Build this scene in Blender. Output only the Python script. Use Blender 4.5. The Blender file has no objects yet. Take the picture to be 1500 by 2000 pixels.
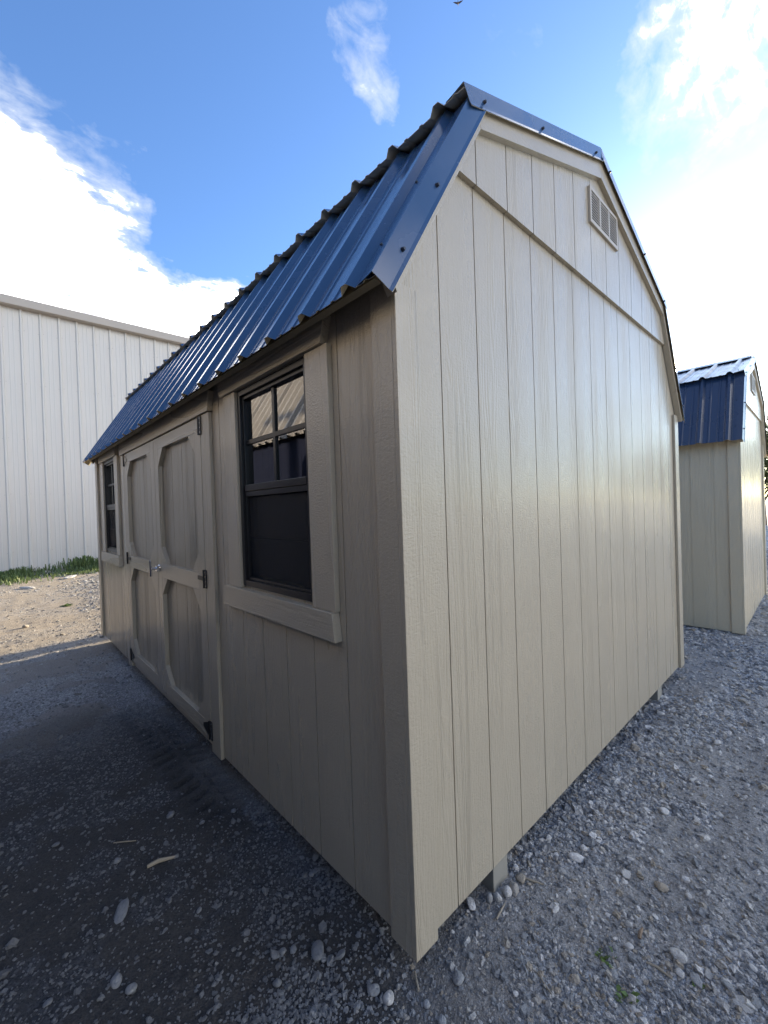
import bpy, bmesh, math, random
import numpy as np
from mathutils import Vector, Matrix

random.seed(7)
rng = np.random.default_rng(11)
S = bpy.context.scene
COL = S.collection
R = math.radians

# ------------------------------------------------------------------ camera
CAM = Vector((-0.8675, -0.8588, 1.3050))
yaw, pitch, roll, F = 0.74793, -0.009295, -0.033402, 823.86


def cam_axes():
    cy, sy, cp, sp = math.cos(yaw), math.sin(yaw), math.cos(pitch), math.sin(pitch)
    f = Vector((sy * cp, cy * cp, sp))
    r = Vector((cy, -sy, 0))
    u = r.cross(f)
    cr, sr = math.cos(roll), math.sin(roll)
    return cr * r + sr * u, -sr * r + cr * u, f


cr_, cu_, cf_ = cam_axes()
cam_data = bpy.data.cameras.new('camera')
cam = bpy.data.objects.new('camera', cam_data)
COL.objects.link(cam)
m = Matrix.Identity(4)
for i in range(3):
    m[i][0], m[i][1], m[i][2], m[i][3] = cr_[i], cu_[i], -cf_[i], CAM[i]
cam.matrix_world = m
cam_data.sensor_fit = 'VERTICAL'
cam_data.sensor_height = 24.0
cam_data.lens = 24.0 * F / 2000.0
cam_data.clip_start = 0.05
cam_data.clip_end = 2000
S.camera = cam

# ------------------------------------------------------------------ light
SUN_AZ, SUN_EL = 84.0, 14.0          # azimuth from +Y towards +X
sdir = Vector((math.sin(R(SUN_AZ)) * math.cos(R(SUN_EL)), math.cos(R(SUN_AZ)) * math.cos(R(SUN_EL)), math.sin(R(SUN_EL))))
sl = bpy.data.lights.new('sun', 'SUN')
sl.energy = 5.0
sl.angle = R(0.5)
sl.color = (1.0, 0.82, 0.56)
so = bpy.data.objects.new('sun', sl)
so.rotation_euler = sdir.to_track_quat('Z', 'Y').to_euler()
COL.objects.link(so)

S.view_settings.view_transform = 'Standard'
S.view_settings.look = 'None'
S.view_settings.gamma = 1
S.view_settings.use_curve_mapping = False
S.view_settings.exposure = 1.5

W = bpy.data.worlds.new('World')
S.world = W
W.use_nodes = True
wn, wl = W.node_tree.nodes, W.node_tree.links
wn.clear()


def N(tree, typ, **kw):
    n = tree.nodes.new(typ)
    for k, v in kw.items():
        if k.startswith('i_'):
            n.inputs[k[2:].replace('_', ' ')].default_value = v
        else:
            setattr(n, k, v)
    return n


def math_node(tree, op, a, b=None, clamp=False):
    n = tree.nodes.new('ShaderNodeMath')
    n.operation = op
    n.use_clamp = clamp
    for i, x in enumerate((a, b)):
        if x is None:
            continue
        if isinstance(x, (int, float)):
            n.inputs[i].default_value = x
        else:
            tree.links.new(x, n.inputs[i])
    return n.outputs[0]


def map_range(tree, x, a, b, c=0.0, d=1.0, smooth=True):
    n = tree.nodes.new('ShaderNodeMapRange')
    n.interpolation_type = 'SMOOTHSTEP' if smooth else 'LINEAR'
    tree.links.new(x, n.inputs['Value'])
    for k, v in zip(('From Min', 'From Max', 'To Min', 'To Max'), (a, b, c, d)):
        n.inputs[k].default_value = v
    return n.outputs['Result']


def mix_col(tree, fac, a, b, blend='MIX'):
    n = tree.nodes.new('ShaderNodeMix')
    n.data_type = 'RGBA'
    n.blend_type = blend
    for s, x in ((0, fac), (6, a), (7, b)):
        if hasattr(x, 'is_linked'):
            tree.links.new(x, n.inputs[s])
        elif isinstance(x, (int, float)):
            n.inputs[s].default_value = x
        else:
            n.inputs[s].default_value = (*x, 1)
    return n.outputs[2]


def build_world():
    t = W.node_tree
    sky = N(t, 'ShaderNodeTexSky', sky_type='NISHITA', sun_disc=False, sun_elevation=R(SUN_EL),
            sun_rotation=R(SUN_AZ), altitude=200, air_density=1.0, dust_density=0.8, ozone_density=1.6)
    tc = N(t, 'ShaderNodeTexCoord')
    D = tc.outputs['Generated']
    sep = N(t, 'ShaderNodeSeparateXYZ')
    t.links.new(D, sep.inputs[0])
    # cloud layer seen in perspective: direction projected to a plane overhead
    den = math_node(t, 'ADD', math_node(t, 'MAXIMUM', sep.outputs[2], 0.0), 0.22)
    cx = math_node(t, 'DIVIDE', sep.outputs[0], den)
    cy = math_node(t, 'DIVIDE', sep.outputs[1], den)
    cb = N(t, 'ShaderNodeCombineXYZ')
    t.links.new(cx, cb.inputs[0])
    t.links.new(cy, cb.inputs[1])
    sh = N(t, 'ShaderNodeMapping', name='seed_shift')
    sh.inputs['Location'].default_value = (0.0, 0.0, 0.0)
    t.links.new(cb.outputs[0], sh.inputs[0])
    cb = sh
    n1 = N(t, 'ShaderNodeTexNoise', i_Scale=2.4, i_Detail=10.0, i_Roughness=0.62, i_Distortion=0.35)
    t.links.new(cb.outputs[0], n1.inputs['Vector'])
    # streaked fine structure
    mp = N(t, 'ShaderNodeMapping')
    mp.inputs['Rotation'].default_value = (0, 0, -0.5)
    mp.inputs['Scale'].default_value = (1.0, 1.7, 1.0)
    t.links.new(cb.outputs[0], mp.inputs[0])
    n2 = N(t, 'ShaderNodeTexNoise', i_Scale=5.0, i_Detail=9.0, i_Roughness=0.64, i_Distortion=0.8)
    t.links.new(mp.outputs[0], n2.inputs['Vector'])
    n3 = N(t, 'ShaderNodeTexNoise', i_Scale=17.0, i_Detail=7.0, i_Roughness=0.62, i_Distortion=0.6)
    t.links.new(mp.outputs[0], n3.inputs['Vector'])
    fine = math_node(t, 'ADD', math_node(t, 'MULTIPLY', n2.outputs[0], 0.55), math_node(t, 'MULTIPLY', n3.outputs[0], 0.45))
    fine = map_range(t, math_node(t, 'ADD', math_node(t, 'MULTIPLY', fine, 0.72), math_node(t, 'MULTIPLY', n1.outputs[0], 0.28)), 0.33, 0.66, 0.0, 1.0, smooth=False)
    # large scale weather: where the banks and the clear gaps lie (direction, cosine of the reach, weight)
    blobs = [
        ((0.02, 0.93, 0.33), 0.935, 1.30),
        ((0.18, 0.91, 0.36), 0.972, 0.75),
        ((-0.30, 0.85, 0.42), 0.92, 0.35),
        ((0.25, -0.92, 0.27), 0.80, 1.45),  # added bank behind the camera, unseen, to brighten the gable
        ((0.35, 0.87, 0.35), 0.984, 0.75),
        ((0.466, 0.503, 0.728), 0.9952, 1.3),
        ((0.607, 0.330, 0.721), 0.9975, 0.80),
        ((0.775, 0.070, 0.640), 0.978, 1.25),
        ((0.775, 0.150, 0.613), 0.992, 0.45),
        ((0.10, 0.79, 0.61), 0.984, 0.55),
        ((0.26, 0.74, 0.62), 0.985, 0.28),
        ((0.22, 0.62, 0.75), 0.92, -0.75),
        ((0.38, 0.72, 0.58), 0.97, -0.60),
        ((0.66, 0.34, 0.66), 0.95, -0.60),
        ((0.83, 0.12, 0.54), 0.980, -0.50),
    ]
    tot = map_range(t, n1.outputs[0], 0.46, 0.66, 0.0, 0.9)
    # ragged outlines: the direction is jostled by noise before it is compared with each bank
    wob = N(t, 'ShaderNodeTexNoise', i_Scale=9.0, i_Detail=5.0, i_Roughness=0.6)
    t.links.new(D, wob.inputs['Vector'])
    w1 = N(t, 'ShaderNodeVectorMath', operation='MULTIPLY_ADD')
    t.links.new(wob.outputs['Color'], w1.inputs[0])
    w1.inputs[1].default_value = (0.19, 0.19, 0.19)
    w1.inputs[2].default_value = (-0.095, -0.095, -0.095)
    w2 = N(t, 'ShaderNodeVectorMath', operation='ADD')
    t.links.new(D, w2.inputs[0])
    t.links.new(w1.outputs[0], w2.inputs[1])
    w3 = N(t, 'ShaderNodeVectorMath', operation='NORMALIZE')
    t.links.new(w2.outputs[0], w3.inputs[0])
    DW = w3.outputs[0]
    for d, c0, w in blobs:
        v = Vector(d).normalized()
        dp = N(t, 'ShaderNodeVectorMath', operation='DOT_PRODUCT')
        t.links.new(DW, dp.inputs[0])
        dp.inputs[1].default_value = v
        s = map_range(t, dp.outputs['Value'], c0, 1.0 - (1 - c0) * 0.05, 0, w)
        tot = math_node(t, 'ADD', tot, s)
    tot = math_node(t, 'MULTIPLY', math_node(t, 'MAXIMUM', tot, 0.0), math_node(t, 'ADD', 0.04, math_node(t, 'MULTIPLY', fine, 1.45)))
    cov = map_range(t, tot, 0.16, 1.25, 0.0, 1.0, smooth=False)
    cov = math_node(t, 'MULTIPLY', cov, map_range(t, sep.outputs[2], -0.02, 0.06))
    dps = N(t, 'ShaderNodeVectorMath', operation='DOT_PRODUCT')
    t.links.new(D, dps.inputs[0])
    dps.inputs[1].default_value = sdir
    sunny = map_range(t, dps.outputs['Value'], -0.6, 1.0, 0.0, 1.0, smooth=False)
    thick = map_range(t, cov, 0.45, 0.95)
    cloud = mix_col(t, thick, (2.7, 2.8, 2.95), mix_col(t, sunny, (12.5, 12.4, 12.4), (10.5, 10.2, 9.8)))
    sk = mix_col(t, 1.0, sky.outputs[0], (0.50, 0.66, 0.90), 'MULTIPLY')
    col = mix_col(t, cov, sk, cloud)
    bg = N(t, 'ShaderNodeBackground', i_Strength=0.15)
    t.links.new(col, bg.inputs[0])
    out = N(t, 'ShaderNodeOutputWorld')
    t.links.new(bg.outputs[0], out.inputs[0])


build_world()

# ------------------------------------------------------------------ materials


def new_mat(name):
    mt = bpy.data.materials.new(name)
    mt.use_nodes = True
    t = mt.node_tree
    b = t.nodes['Principled BSDF']
    return mt, t, b


def simple(name, col, rough=0.5, metal=0.0, spec=0.5, var=0.0, scale=8.0):
    mt, t, b = new_mat(name)
    b.inputs['Base Color'].default_value = (*col, 1)
    b.inputs['Roughness'].default_value = rough
    b.inputs['Metallic'].default_value = metal
    b.inputs['Specular IOR Level'].default_value = spec
    if var:
        g = N(t, 'ShaderNodeNewGeometry')
        n = N(t, 'ShaderNodeTexNoise', i_Scale=scale, i_Detail=5.0, i_Roughness=0.6)
        t.links.new(g.outputs['Position'], n.inputs['Vector'])
        lo = tuple(c * (1 - var) for c in col)
        hi = tuple(min(1, c * (1 + var)) for c in col)
        t.links.new(mix_col(t, n.outputs[0], lo, hi), b.inputs['Base Color'])
        t.links.new(map_range(t, n.outputs[0], 0.3, 0.7, rough - 0.06, rough + 0.08), b.inputs['Roughness'])
    return mt


def wood_paint(name, col, axis, rough=0.30, strength=0.75, rings=0.44):
    """painted engineered-wood siding: embossed cathedral grain along `axis` plus a fine stipple"""
    mt, t, b = new_mat(name)
    g = N(t, 'ShaderNodeNewGeometry')
    mp = N(t, 'ShaderNodeMapping')
    sc = [1.0, 1.0, 1.0]
    sc['xyz'.index(axis)] = 0.07
    mp.inputs['Scale'].default_value = sc
    t.links.new(g.outputs['Position'], mp.inputs[0])
    # cathedral rings: iso-lines of a low frequency field, only in patches
    f = N(t, 'ShaderNodeTexNoise', i_Scale=5.5, i_Detail=3.5, i_Roughness=0.55, i_Distortion=0.5)
    t.links.new(mp.outputs[0], f.inputs['Vector'])
    ring = math_node(t, 'SINE', math_node(t, 'MULTIPLY', f.outputs[0], 95.0))
    ring = math_node(t, 'POWER', math_node(t, 'ABSOLUTE', ring), 1.6)
    pm = N(t, 'ShaderNodeTexNoise', i_Scale=7.0, i_Detail=1.0)
    t.links.new(mp.outputs[0], pm.inputs['Vector'])
    patch = map_range(t, pm.outputs[0], 0.47, 0.60)
    ring = math_node(t, 'MULTIPLY', ring, patch)
    # fibres
    fb = N(t, 'ShaderNodeTexNoise', i_Scale=150.0, i_Detail=3.0, i_Roughness=0.6)
    t.links.new(mp.outputs[0], fb.inputs['Vector'])
    # roller stipple
    mp2 = N(t, 'ShaderNodeMapping')
    sc2 = [1.0, 1.0, 1.0]
    sc2['xyz'.index(axis)] = 1.7
    mp2.inputs['Scale'].default_value = sc2
    t.links.new(g.outputs['Position'], mp2.inputs[0])
    st = N(t, 'ShaderNodeTexNoise', i_Scale=85.0, i_Detail=3.0, i_Roughness=0.6)
    t.links.new(mp2.outputs[0], st.inputs['Vector'])
    lf = N(t, 'ShaderNodeTexNoise', i_Scale=4.0, i_Detail=2.0)
    t.links.new(g.outputs['Position'], lf.inputs['Vector'])
    h = math_node(t, 'ADD', math_node(t, 'MULTIPLY', ring, rings), math_node(t, 'MULTIPLY', fb.outputs[0], 0.45))
    h = math_node(t, 'ADD', h, math_node(t, 'MULTIPLY', st.outputs[0], 0.55))
    h = math_node(t, 'ADD', h, math_node(t, 'MULTIPLY', lf.outputs[0], 1.2))
    bp = N(t, 'ShaderNodeBump', i_Strength=strength, i_Distance=0.0055)
    t.links.new(h, bp.inputs['Height'])
    t.links.new(bp.outputs[0], b.inputs['Normal'])
    lo = tuple(c * 0.93 for c in col)
    hi = tuple(c * 1.06 for c in col)
    mxf = math_node(t, 'ADD', math_node(t, 'MULTIPLY', lf.outputs[0], 0.6), math_node(t, 'MULTIPLY', fb.outputs[0], 0.4))
    t.links.new(mix_col(t, mxf, lo, hi), b.inputs['Base Color'])
    t.links.new(map_range(t, pm.outputs[0], 0.3, 0.7, rough - 0.05, rough + 0.09), b.inputs['Roughness'])
    b.inputs['Specular IOR Level'].default_value = 0.5
    b.inputs['Coat Weight'].default_value = 0.30
    b.inputs['Coat Roughness'].default_value = 0.16
    return mt


def sheet_metal(name, col, back, rough=0.28, spec=0.5):
    """painted steel roofing: colour coat outside, primer-tan wash on the underside"""
    mt, t, b = new_mat(name)
    at = N(t, 'ShaderNodeAttribute', attribute_name='under')
    g = N(t, 'ShaderNodeNewGeometry')
    n = N(t, 'ShaderNodeTexNoise', i_Scale=6.0, i_Detail=4.0)
    t.links.new(g.outputs['Position'], n.inputs['Vector'])
    c = mix_col(t, n.outputs[0], tuple(x * 0.88 for x in col), tuple(x * 1.1 for x in col))
    t.links.new(mix_col(t, at.outputs['Fac'], c, back), b.inputs['Base Color'])
    rg = map_range(t, n.outputs[0], 0.3, 0.7, rough - 0.05, rough + 0.06)
    rg = math_node(t, 'ADD', rg, math_node(t, 'MULTIPLY', at.outputs['Fac'], 0.3))
    t.links.new(rg, b.inputs['Roughness'])
    b.inputs['Coat Weight'].default_value = 0.35
    b.inputs['Coat Roughness'].default_value = 0.12
    b.inputs['Specular IOR Level'].default_value = spec
    return mt


def glass_mat(name, ior=2.3, tint=(0.75, 0.8, 0.85)):
    mt, t, b = new_mat(name)
    t.nodes.remove(b)
    fr = N(t, 'ShaderNodeFresnel', i_IOR=ior)
    tr = N(t, 'ShaderNodeBsdfTransparent')
    tr.inputs[0].default_value = (*tint, 1)
    gl = N(t, 'ShaderNodeBsdfGlossy', i_Roughness=0.012)
    gl.inputs[0].default_value = (1, 1, 1, 1)
    mx = N(t, 'ShaderNodeMixShader')
    t.links.new(fr.outputs[0], mx.inputs[0])
    t.links.new(tr.outputs[0], mx.inputs[1])
    t.links.new(gl.outputs[0], mx.inputs[2])
    t.links.new(mx.outputs[0], t.nodes['Material Output'].inputs[0])
    return mt


def screen_mat(name):
    mt, t, b = new_mat(name)
    b.inputs['Base Color'].default_value = (0.014, 0.015, 0.018, 1)
    b.inputs['Roughness'].default_value = 0.7
    tr = N(t, 'ShaderNodeBsdfTransparent')
    mx = N(t, 'ShaderNodeMixShader')
    mx.inputs[0].default_value = 0.5
    t.links.new(tr.outputs[0], mx.inputs[1])
    t.links.new(b.outputs[0], mx.inputs[2])
    t.links.new(mx.outputs[0], t.nodes['Material Output'].inputs[0])
    return mt


PAINT = (0.425, 0.370, 0.280)
MAT = {}
for ax in 'xyz':
    MAT['taupe_' + ax] = wood_paint('taupe_paint_grain_' + ax, PAINT, ax)
for ax in 'xyz':
    MAT['tan_' + ax] = wood_paint('tan_paint_grain_' + ax, (0.57, 0.49, 0.35), ax)
MAT['taupe_door'] = wood_paint('taupe_paint_door', tuple(c * .80 for c in PAINT), 'z', rough=0.36, strength=1.0, rings=0.9)
MAT['taupe_s'] = wood_paint('taupe_paint_sloped', PAINT, 'x', rings=0.0)
MAT['tan_s'] = wood_paint('tan_paint_sloped', (0.57, 0.49, 0.35), 'x', rings=0.0)
MAT['blue_metal'] = sheet_metal('blue_painted_steel', (0.024, 0.068, 0.165), (0.74, 0.67, 0.50), rough=0.24)
MAT['navy_metal'] = sheet_metal('navy_painted_steel', (0.018, 0.038, 0.082), (0.45, 0.40, 0.28), rough=0.3)
MAT['galv_metal'] = sheet_metal('tan_steel', (0.37, 0.345, 0.32), (0.30, 0.27, 0.2), rough=0.35)
MAT['navy'] = simple('navy_paint', (0.008, 0.012, 0.035), 0.6, spec=0.2)
MAT['black_vinyl'] = simple('black_vinyl', (0.012, 0.012, 0.014), 0.32)
MAT['black_steel'] = simple('black_steel', (0.012, 0.012, 0.013), 0.38)
MAT['chrome'] = simple('chrome', (0.8, 0.8, 0.82), 0.12, 1.0)
MAT['screw'] = simple('screw_head', (0.012, 0.02, 0.04), 0.4)
MAT['glass'] = glass_mat('window_glass')
MAT['screen'] = screen_mat('insect_screen')
MAT['lumber'] = simple('weathered_lumber', (0.27, 0.255, 0.22), 0.75, var=0.15)
MAT['vent'] = simple('vent_paint', (0.45, 0.40, 0.33), 0.45)
MAT['dark'] = simple('vent_shade_paint', (0.012, 0.011, 0.010), 0.9)
MAT['ply'] = simple('plywood', (0.27, 0.235, 0.165), 0.8, var=0.2)

# ------------------------------------------------------------------ mesh helpers


class MB:
    def __init__(self):
        self.v, self.f, self.u = [], [], []

    def add(self, verts, faces, under=None):
        o = len(self.v)
        self.v += [tuple(x) for x in verts]
        self.f += [tuple(i + o for i in f) for f in faces]
        self.u += under if under else [0.0] * len(verts)
        return self

    def box(self, x0, x1, y0, y1, z0, z1):
        v = [(x, y, z) for x in (x0, x1) for y in (y0, y1) for z in (z0, z1)]
        f = [(0, 1, 3, 2), (4, 6, 7, 5), (0, 4, 5, 1), (2, 3, 7, 6), (0, 2, 6, 4), (1, 5, 7, 3)]
        return self.add(v, f)

    def prism(self, poly, axis, a0, a1):
        """2-D polygon extruded along axis; poly gives the other two coordinates in xyz order"""
        n = len(poly)

        def P(p, a):
            q = list(p)
            q.insert('xyz'.index(axis), a)
            return tuple(q)
        v = [P(p, a0) for p in poly] + [P(p, a1) for p in poly]
        f = [tuple(range(n)), tuple(range(2 * n - 1, n - 1, -1))]
        f += [(i, i + n, (i + 1) % n + n, (i + 1) % n) for i in range(n)]
        return self.add(v, f)

    def cyl(self, p0, p1, r0, r1=None, n=10):
        r1 = r0 if r1 is None else r1
        p0, p1 = Vector(p0), Vector(p1)
        d = (p1 - p0).normalized()
        a = d.orthogonal().normalized()
        b = d.cross(a)
        v = []
        for p, r in ((p0, r0), (p1, r1)):
            for i in range(n):
                t = 2 * math.pi * i / n
                v.append(p + (a * math.cos(t) + b * math.sin(t)) * r)
        f = [(i, (i + 1) % n, (i + 1) % n + n, i + n) for i in range(n)]
        f += [tuple(range(n - 1, -1, -1)), tuple(range(n, 2 * n))]
        return self.add(v, f)

    def mesh(self, name, mat, smooth=False):
        me = bpy.data.meshes.new(name)
        me.from_pydata(self.v, [], self.f)
        bm = bmesh.new()
        bm.from_mesh(me)
        bmesh.ops.recalc_face_normals(bm, faces=bm.faces)
        bm.to_mesh(me)
        bm.free()
        if any(self.u):
            at = me.attributes.new('under', 'FLOAT', 'POINT')
            at.data.foreach_set('value', self.u)
        if mat:
            me.materials.append(mat)
        if smooth:
            me.polygons.foreach_set('use_smooth', [True] * len(me.polygons))
        return me

    def obj(self, name, mat, parent=None, bevel=0.0, smooth=False):
        return link(name, self.mesh(name, mat, smooth), parent, bevel)


def link(name, me, parent=None, bevel=0.0):
    o = bpy.data.objects.new(name, me)
    COL.objects.link(o)
    if parent:
        o.parent = parent
    if bevel:
        md = o.modifiers.new('bevel', 'BEVEL')
        md.width = bevel
        md.segments = 2
        md.limit_method = 'ANGLE'
    return o


def thing(name, label, cat, loc=(0, 0, 0), rz=0.0, group=None):
    o = bpy.data.objects.new(name, None)
    COL.objects.link(o)
    o.location = loc
    o.rotation_euler = (0, 0, rz)
    o.empty_display_size = 0.2
    tag(o, label, cat, group)
    return o


def tag(o, label, cat, group=None):
    o['label'] = label
    o['category'] = cat
    if group:
        o['group'] = group
    return o


def subtract(rect, holes):
    """rectangle (a0,a1,b0,b1) minus holes -> list of rectangles"""
    out = [rect]
    for h in holes:
        nxt = []
        for (a0, a1, b0, b1) in out:
            x0, x1, y0, y1 = max(a0, h[0]), min(a1, h[1]), max(b0, h[2]), min(b1, h[3])
            if x0 >= x1 or y0 >= y1:
                nxt.append((a0, a1, b0, b1))
                continue
            if a0 < x0:
                nxt.append((a0, x0, b0, b1))
            if x1 < a1:
                nxt.append((x1, a1, b0, b1))
            if b0 < y0:
                nxt.append((x0, x1, b0, y0))
            if y1 < b1:
                nxt.append((x0, x1, y1, b1))
        out = nxt
    return out


# ------------------------------------------------------------------ sheds
PITCH = 0.2275                 # roof rib spacing
BW, GR = 0.2032, 0.0026        # siding board pitch, half groove


def interp(x, pts):
    for (xa, za), (xb, zb) in zip(pts, pts[1:]):
        if xa <= x <= xb:
            return za + (zb - za) * (x - xa) / (xb - xa)
    return pts[-1][1]


def shed(root, Wd, L, E, K, Rg, band, mat, metal, side0=0.0792, windows=(), door=None, skids=(0.42, 2.46),
         skid_h=0.09, rib=1.0, vent=True, screws=True, far_gable=True, rib0=0.0735):
    """gambrel-roofed shed; local x across the gable, y along the side wall, corner at the origin"""
    mz, mx, my = (MAT[mat + '_' + a] if mat + '_z' in MAT else MAT[mat] for a in 'zsy')
    MT = MAT[metal]
    # wall top line just below the roof
    off = 0.045
    top = [(E[0], E[1]), (K[0], K[1]), (Wd / 2, Rg), (Wd - K[0], K[1]), (Wd - E[0], E[1])]
    wt = lambda x: interp(x, top) - off * (1.9 if (x < K[0] or x > Wd - K[0]) else 1.07)
    eave_z = wt(0.0)

    # ---- gables
    def gable(y0, s, detailed):
        """y0 plane of the siding face, s=-1 facing -y"""
        bk = MB()
        xs = [0.0, K[0], Wd / 2, Wd - K[0], Wd]
        poly = [(0.0, 0.012), (Wd, 0.012)] + [(x, wt(x)) for x in reversed(xs)]
        a, b = sorted((y0 - s * 0.0035, y0 - s * 0.05))
        bk.prism(poly, 'y', a, b)
        wall = bk.obj('gable_wall', mz, root)
        n = int(round(Wd / BW))
        joined = MB()
        for k in range(n + 1):
            xa, xb = k * BW - (0 if k == 0 else 0.003), (k + 1) * BW - 0.003
            xa, xb = xa + GR, min(xb, Wd) - GR
            if xb - xa < 0.02:
                continue
            for part in (0, 1):
                zb, zt0 = (0.006, band) if part == 0 else (band - 0.012, 9)
                pts = [x for x in (xa, K[0], Wd / 2, Wd - K[0], xb) if xa <= x <= xb]
                tp = [(x, min(zt0, wt(x))) for x in pts]
                if max(z for _, z in tp) < zb + 0.02:
                    continue
                if part == 1:
                    # keep only where the roof line is above the band
                    if wt(xa) < zb or wt(xb) < zb:
                        lo = min((x for x in np.linspace(xa, xb, 60) if wt(x) > zb + 0.004), default=None)
                        hi = max((x for x in np.linspace(xa, xb, 60) if wt(x) > zb + 0.004), default=None)
                        if lo is None or hi - lo < 0.01:
                            continue
                        pts = [x for x in (lo, K[0], Wd / 2, Wd - K[0], hi) if lo <= x <= hi]
                        tp = [(x, wt(x)) for x in pts]
                else:
                    # clipped corner of the lower board
                    if (wt(xa) < zt0) != (wt(xb) < zt0):
                        xm = [x for x in np.linspace(xa, xb, 80) if abs(wt(x) - zt0) < 0.012]
                        if xm:
                            tp = sorted(tp + [(xm[len(xm) // 2], zt0)])
                poly = [(pts[0], zb), (pts[-1], zb)] + list(reversed(tp))
                f = y0 + (s * 0.018 if part else 0.0)
                a, b = sorted((f, y0 - s * 0.012))
                if detailed:
                    MB().prism(poly, 'y', a, b).obj('siding_board', mz, wall)
                else:
                    joined.prism(poly, 'y', a, b)
        if not detailed:
            joined.obj('siding', mz, wall)
        # rake fascia boards, mitred at knee and ridge
        fo = [(E[0] + 0.045, E[1] + 0.040), (K[0] + 0.004, K[1] - 0.030), (Wd / 2, Rg - 0.026)]
        fi = [(E[0] + 0.080, E[1] - 0.019), (K[0] + 0.034, K[1] - 0.099), (Wd / 2, Rg - 0.138)]
        fy = sorted((y0 + s * 0.0015, y0 + s * 0.041))
        for mir in (0, 1):
            for j in (0, 1):
                q = [fo[j], fo[j + 1], fi[j + 1], fi[j]]
                if mir:
                    q = [(Wd - x, z) for x, z in q]
                MB().prism(q, 'y', *fy).obj('rake_board', mx, root, 0.0015)
        # corner trims on the gable
        ty = sorted((y0 + s * 0.018, y0 + s * 0.0005))
        for xa, xb in ((-0.018, 0.078), (Wd - 0.078, Wd + 0.018)):
            MB().box(xa, xb, *ty, 0.0, wt(0.02) - 0.10).obj('corner_trim', mz, root, 0.002)
        return wall

    gable(0.0, -1, True)
    if far_gable:
        gable(L, 1, False)

    # ---- side walls
    def side(x0, s, det, holes, doorr):
        hs = [(w[0], w[1], w[2], w[3]) for w in holes] + ([doorr] if doorr else [])
        bk = MB()
        for (a0, a1, b0, b1) in subtract((0.05, L - 0.05, 0.012, eave_z), hs):
            bk.box(*sorted((x0 - s * 0.0035, x0 - s * 0.05)), a0, a1, b0, b1)
        wall = bk.obj('side_wall', mz, root)
        joined = MB()
        ks = range(-1, int(L / BW) + 1)
        for k in ks:
            a0, a1 = max(side0 + k * BW + GR, 0.0), min(side0 + (k + 1) * BW - GR, L)
            if a1 - a0 < 0.02:
                continue
            for (p0, p1, q0, q1) in subtract((a0, a1, 0.006, eave_z), hs):
                b = MB().box(*sorted((x0, x0 - s * 0.012)), p0, p1, q0, q1)
                if det:
                    b.obj('siding_board', mz, wall)
                else:
                    joined.add(b.v, b.f)
        if not det:
            joined.obj('siding', mz, wall)
        tx = sorted((x0 + s * 0.018, x0 + s * 0.0005))
        for ya, yb in ((-0.0, 0.088), (L - 0.088, L)):
            MB().box(*tx, ya, yb, 0.0, eave_z - 0.005).obj('corner_trim', mz, root, 0.002)
        return wall

    wn_holes = [(w[0] + 0.012, w[1] - 0.012, w[2] + 0.012, w[3] - 0.012) for w in windows]
    side(0.0, -1, True, wn_holes, door and (door[0], door[1], 0.0, door[2]))
    side(Wd, 1, False, (), None)
    # floor frame and skids
    MB().box(0.06, Wd - 0.06, 0.06, L - 0.06, 0.02, 0.14).obj('floor_frame', MAT['lumber'], root)
    for sx in skids:
        MB().box(sx, sx + 0.095, 0.008, L - 0.02, -skid_h - 0.03, 0.004).obj('skid', MAT['lumber'], root, 0.003)

    # ---- roof
    y0r, y1r = -0.043, L + 0.043
    dk = MB()
    t = 0.03
    up = [(E[0] + 0.035, E[1] + 0.02), (K[0] + 0.004, K[1] - 0.012), (Wd / 2, Rg - 0.012)]
    up += [(Wd - x, z) for x, z in reversed(up[:-1])]
    dn = [(E[0] + 0.06, E[1] + 0.015), (K[0] + 0.02, K[1] - 0.035), (Wd / 2, Rg - 0.036)]
    dn += [(Wd - x, z) for x, z in reversed(dn[:-1])]
    dk.prism(up + list(reversed(dn)), 'y', 0.0, L)
    roof = dk.obj('roof', MAT['ply'], root)

    def profile(ya, yb):
        """ribbed sheet cross-section between ya and yb"""
        pts = [(ya, 0.0)]
        k = math.floor((ya - rib0) / PITCH) - 1
        while True:
            c = rib0 + PITCH * k
            if c > yb + 0.2:
                break
            for q, hh, w0, w1 in ((c, 0.023 * rib, 0.031 * rib, 0.011 * rib), (c + PITCH / 3, 0.004, 0.010, 0.006), (c + PITCH * 2 / 3, 0.004, 0.010, 0.006)):
                for dy, h in ((-w0, 0), (-w1, hh), (w1, hh), (w0, 0)):
                    if ya < q + dy < yb:
                        pts.append((q + dy, h))
            k += 1
        pts.append((yb, 0.0))
        return pts

    def sheet(p, q, ya, yb, lift):
        """one steel panel from lower edge p to upper edge q (x,z)"""
        p, q = Vector((p[0], 0, p[1])), Vector((q[0], 0, q[1]))
        d = (q - p).normalized()
        n = Vector((-d.z, 0, d.x))
        if n.z < 0:
            n = -n
        pr = profile(ya, yb)
        mb = MB()
        k = len(pr)
        vv, uu = [], []
        for hoff, un in ((lift, 0.0), (lift - 0.0016, 1.0)):
            for base in (p, q):
                for (y, h) in pr:
                    vv.append(base + n * (h + hoff) + Vector((0, y, 0)))
                    uu.append(un)
        ff = []
        for i in range(k - 1):
            ff.append((i, i + 1, k + i + 1, k + i))
            ff.append((2 * k + i, 3 * k + i, 3 * k + i + 1, 2 * k + i + 1))
        mb.add(vv, ff, uu)
        # closing edges
        for a, b in ((0, 2 * k), (k, 3 * k)):
            mb.add([vv[a + i] for i in range(k)] + [vv[b + i] for i in range(k)],
                   [(i, i + 1, k + i + 1, k + i) for i in range(k - 1)], [0.5] * (2 * k))
        return mb

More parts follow.
